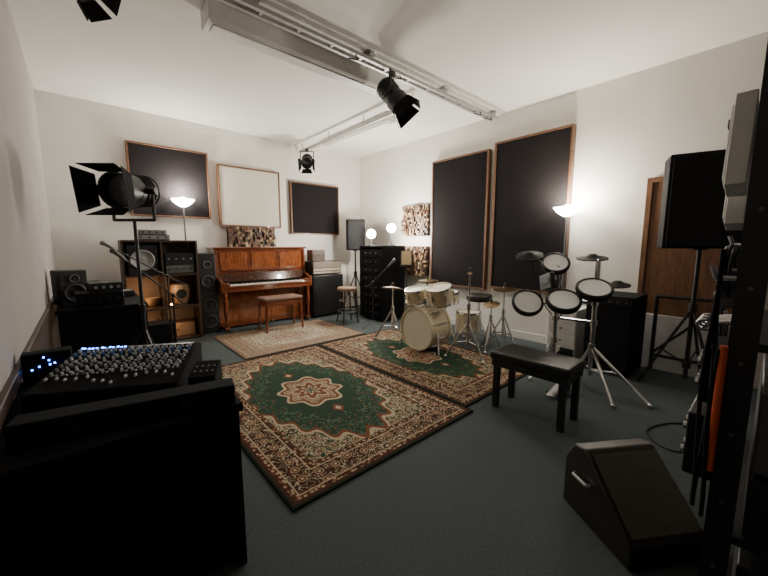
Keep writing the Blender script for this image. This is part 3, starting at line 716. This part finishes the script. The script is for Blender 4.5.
# ---------------------------------------------------------------- right edge: tall rack + wedge
t=thing('equipment_rack','tall black metal equipment rack filled with audio units','rack',(1.50,-.28,0))
for x in(-.33,.33):
    for y in(-.30,.30): M().b2((x-.02,y-.025,0),(x+.02,y+.025,2.25)).done('post',BLK,t)
for z in(.06,.55,1.05,1.62,2.2): M().b2((-.33,-.30,z),(.33,.30,z+.02)).done('shelf_board',BLK,t)
for i,(z,h) in enumerate(((.10,.18),(.30,.20),(.58,.15),(.75,.2),(1.08,.14),(1.24,.14),(1.40,.16),(1.65,.2),(1.88,.2))):
    u=M().b2((-.325,-.26,z),(.28,.26,z+h)).done('rack_unit',BLK if i%3 else GREYC,t,bevel=.004)
    for y in(-.2,-.1,0,.1,.2): M().cyl((-.325,y,z+h*.5),(-.345,y,z+h*.5),.012,seg=12).done('knob',FAINT,u)
for x,z in ((-.33,1.22),(.10,1.30),(.33,1.02)):
    M().tube([(x,.32,z),(x,.36,z),(x,.37,z+.03)],.006).done('hook',STEEL,t)
for k in range(9): M().cyl((-.352,.30,.30+k*.18),(-.347,.30,.30+k*.18),.005,seg=8).done('bolt',GREYC,t)
for k,(x,z,r,w) in enumerate(((1.33,1.56,.20,.11),(1.46,1.47,.20,.09),(1.62,1.60,.25,.12))):
    t=thing('white_control_box','white flat-sided control box clipped to black rack side','control box',(x,.048,z))
    M().box((0,.026,.0),(w,.040,.24),(0,r,0)).done('body',WHITE,t,bevel=.002)
    M().box((0,.049,.0),(w*.7,.006,.20),(0,r,0)).done('cover',WHITE,t,bevel=.002)
    M().box((0,.054,.06),(.02,.006,.02),(0,r,0)).done('switch',GREYC,t)
m=M(); pts=[(1.136+.003*math.sin(i*1.3),.050,1.06-.04*i) for i in range(9)]
m.tube(pts,.008,8); tag(m.done('orange_cable',ORANGE),'thick orange cable hanging down front of black rack','cable')
for k in range(3):
    z0=1.05+.12*k; n=9+2*k; y0=.058+k*.010; x0=1.135+.012*k
    pts=[(x0+.008*math.sin(i*.8+k),y0+.005*math.sin(i*.6+2*k),z0-.055*i) for i in range(n)]
    tag(M().tube(pts,.005,6).done('hanging_cable',[BLKM,RUB,BLKM][k]),['thin black cable','rubbery black cable','matte black cable'][k]+' dangling down the front of the rack','cable')
def coil(x,z,R,n,label,mt=BLK,y=.060):
    m=M()
    for i in range(n):
        m.torus((x+random.uniform(-.01,.01),y+i*.011,z-R+random.uniform(-.008,.008)),R,.006,(random.uniform(-.08,.08),1,random.uniform(-.05,.05)),seg=28,k=6)
    tag(m.done('coiled_cable',mt),label,'cable')
coil(1.60,1.30,.09,4,'black coiled cable hanging on rack side hook')
coil(1.83,1.02,.10,5,'thick black coiled cable hanging at rack corner')
for k,(x,z,w,h,dd,mt) in enumerate(((1.32,.88,.20,.15,.045,BLKM),(1.34,.66,.22,.18,.06,BLK),(1.62,1.10,.18,.12,.05,GREYC))):
    t=thing('stage_box',['black stage box with chrome connectors fixed to rack side','larger black stage box with chrome sockets low on rack','grey connector box fixed behind others on rack side'][k],'stage box',(x,.048,z))
    M().b2((-w/2,0,0),(w/2,dd,h)).done('body',mt,t,bevel=.004)
    for i in range(4):
        for j in range(2): M().lathe([(0,.0),(.008,0),(.012,.003),(.012,.010),(.009,.010)],(-w*.35+i*w*.23,dd,h*.3+j*h*.4),(0,1,0),seg=14).done('connector',CHROME,t)
t=thing('cable_clip','chrome microphone clips hanging from black rack side','microphone clip',(1.26,.048,1.10))
for i in range(3): M().cyl((i*.05,0,0),(i*.05,.04,-.01),.008,seg=10).torus((i*.05,.05,-.015),.015,.005,(1,0,.3),seg=16,k=6).done('clip',CHROME,t)
# wedge monitor
t=thing('stage_monitor','dark brown-grey stage wedge monitor with broad sloping front','speaker',(1.80,.325,0),math.radians(-34))
poly=[(-.21,0),(.20,0),(.20,.24),(.14,.34),(.07,.35),(-.21,.10)]
M().prism(poly,'x',-.18,.18).done('cabinet',mat('worn_brown',(.022,.018,.014),.5,var=.3,ns=25),t,bevel=.008)
sa=math.atan2(.25,.28)
M().box((0,-.073,.232),(.32,.32,.010),(sa,0,0)).done('grille',mat('wedge_grille',(.075,.064,.050),.5,var=.2,ns=60),t)
M().tube([(-.182,.02,.20),(-.20,.03,.20),(-.20,.11,.20),(-.182,.12,.20)],.008).done('handle',STEEL,t)
def fcable(pts,label,r=.006):
    P_=[Vector(p) for p in pts]; out=[]
    for i in range(len(P_)-1):
        p0=P_[max(i-1,0)];p1=P_[i];p2=P_[i+1];p3=P_[min(i+2,len(P_)-1)]
        for k in range(8):
            u=k/8; out.append(.5*((2*p1)+(-p0+p2)*u+(2*p0-5*p1+4*p2-p3)*u*u+(-p0+3*p1-3*p2+p3)*u**3))
    out.append(P_[-1])
    tag(M().tube([(a.x,a.y,r) for a in out],r,6).done('cable',BLK),label,'cable')
fcable([(3.55,.28,0),(3.3,.20,0),(3.1,.38,0),(2.85,.45,0),(2.7,.30,0),(2.85,.12,0),(2.6,-.05,0),(2.2,-.1,0)],'black cable snaking over grey carpet near wedge monitor')

# ---------------------------------------------------------------- lights
def pl(loc,e,col=(1,.90,.76),r=.05):
    l=bpy.data.lights.new('lamp_light','POINT'); l.energy=e; l.color=col; l.shadow_soft_size=r
    o=bpy.data.objects.new('lamp_light',l); o.location=loc; COL.objects.link(o)
pl((4.27,1.60,1.82),46)
pl((1.17,5.66,2.07),52,(1,.94,.85))
pl((3.70,4.52,1.52),66,(1,.93,.82),r=.04)
pl((3.96,4.24,1.62),66,(1,.93,.82),r=.04)
pl((xa,5.33,zs[1]+.22),1.6,(1,.62,.34),.03)
pl((xa-.03,5.33,zs[0]+.2),1.2,(1,.62,.34),.03)
pl((xb-.13,5.27,zs[0]+.25),1.0,(1,.62,.34),.03)
pl((xb-.14,5.27,zs[1]+.25),1.0,(1,.62,.34),.03)
w=bpy.data.worlds.new('world'); sc.world=w; w.use_nodes=True
w.node_tree.nodes['Background'].inputs[0].default_value=(.5,.45,.4,1); w.node_tree.nodes['Background'].inputs[1].default_value=.02

# ---------------------------------------------------------------- camera
cam=bpy.data.cameras.new('camera'); co=bpy.data.objects.new('camera',cam); COL.objects.link(co)
cam.sensor_width=36; cam.lens=340/768*36; cam.clip_start=.02
th=math.radians(7.2); az=math.radians(41.6)
f=Vector((math.sin(az)*math.cos(th),math.cos(az)*math.cos(th),-math.sin(th)))
co.location=(0,0,1.30); co.rotation_euler=f.to_track_quat('-Z','Y').to_euler()
sc.camera=co
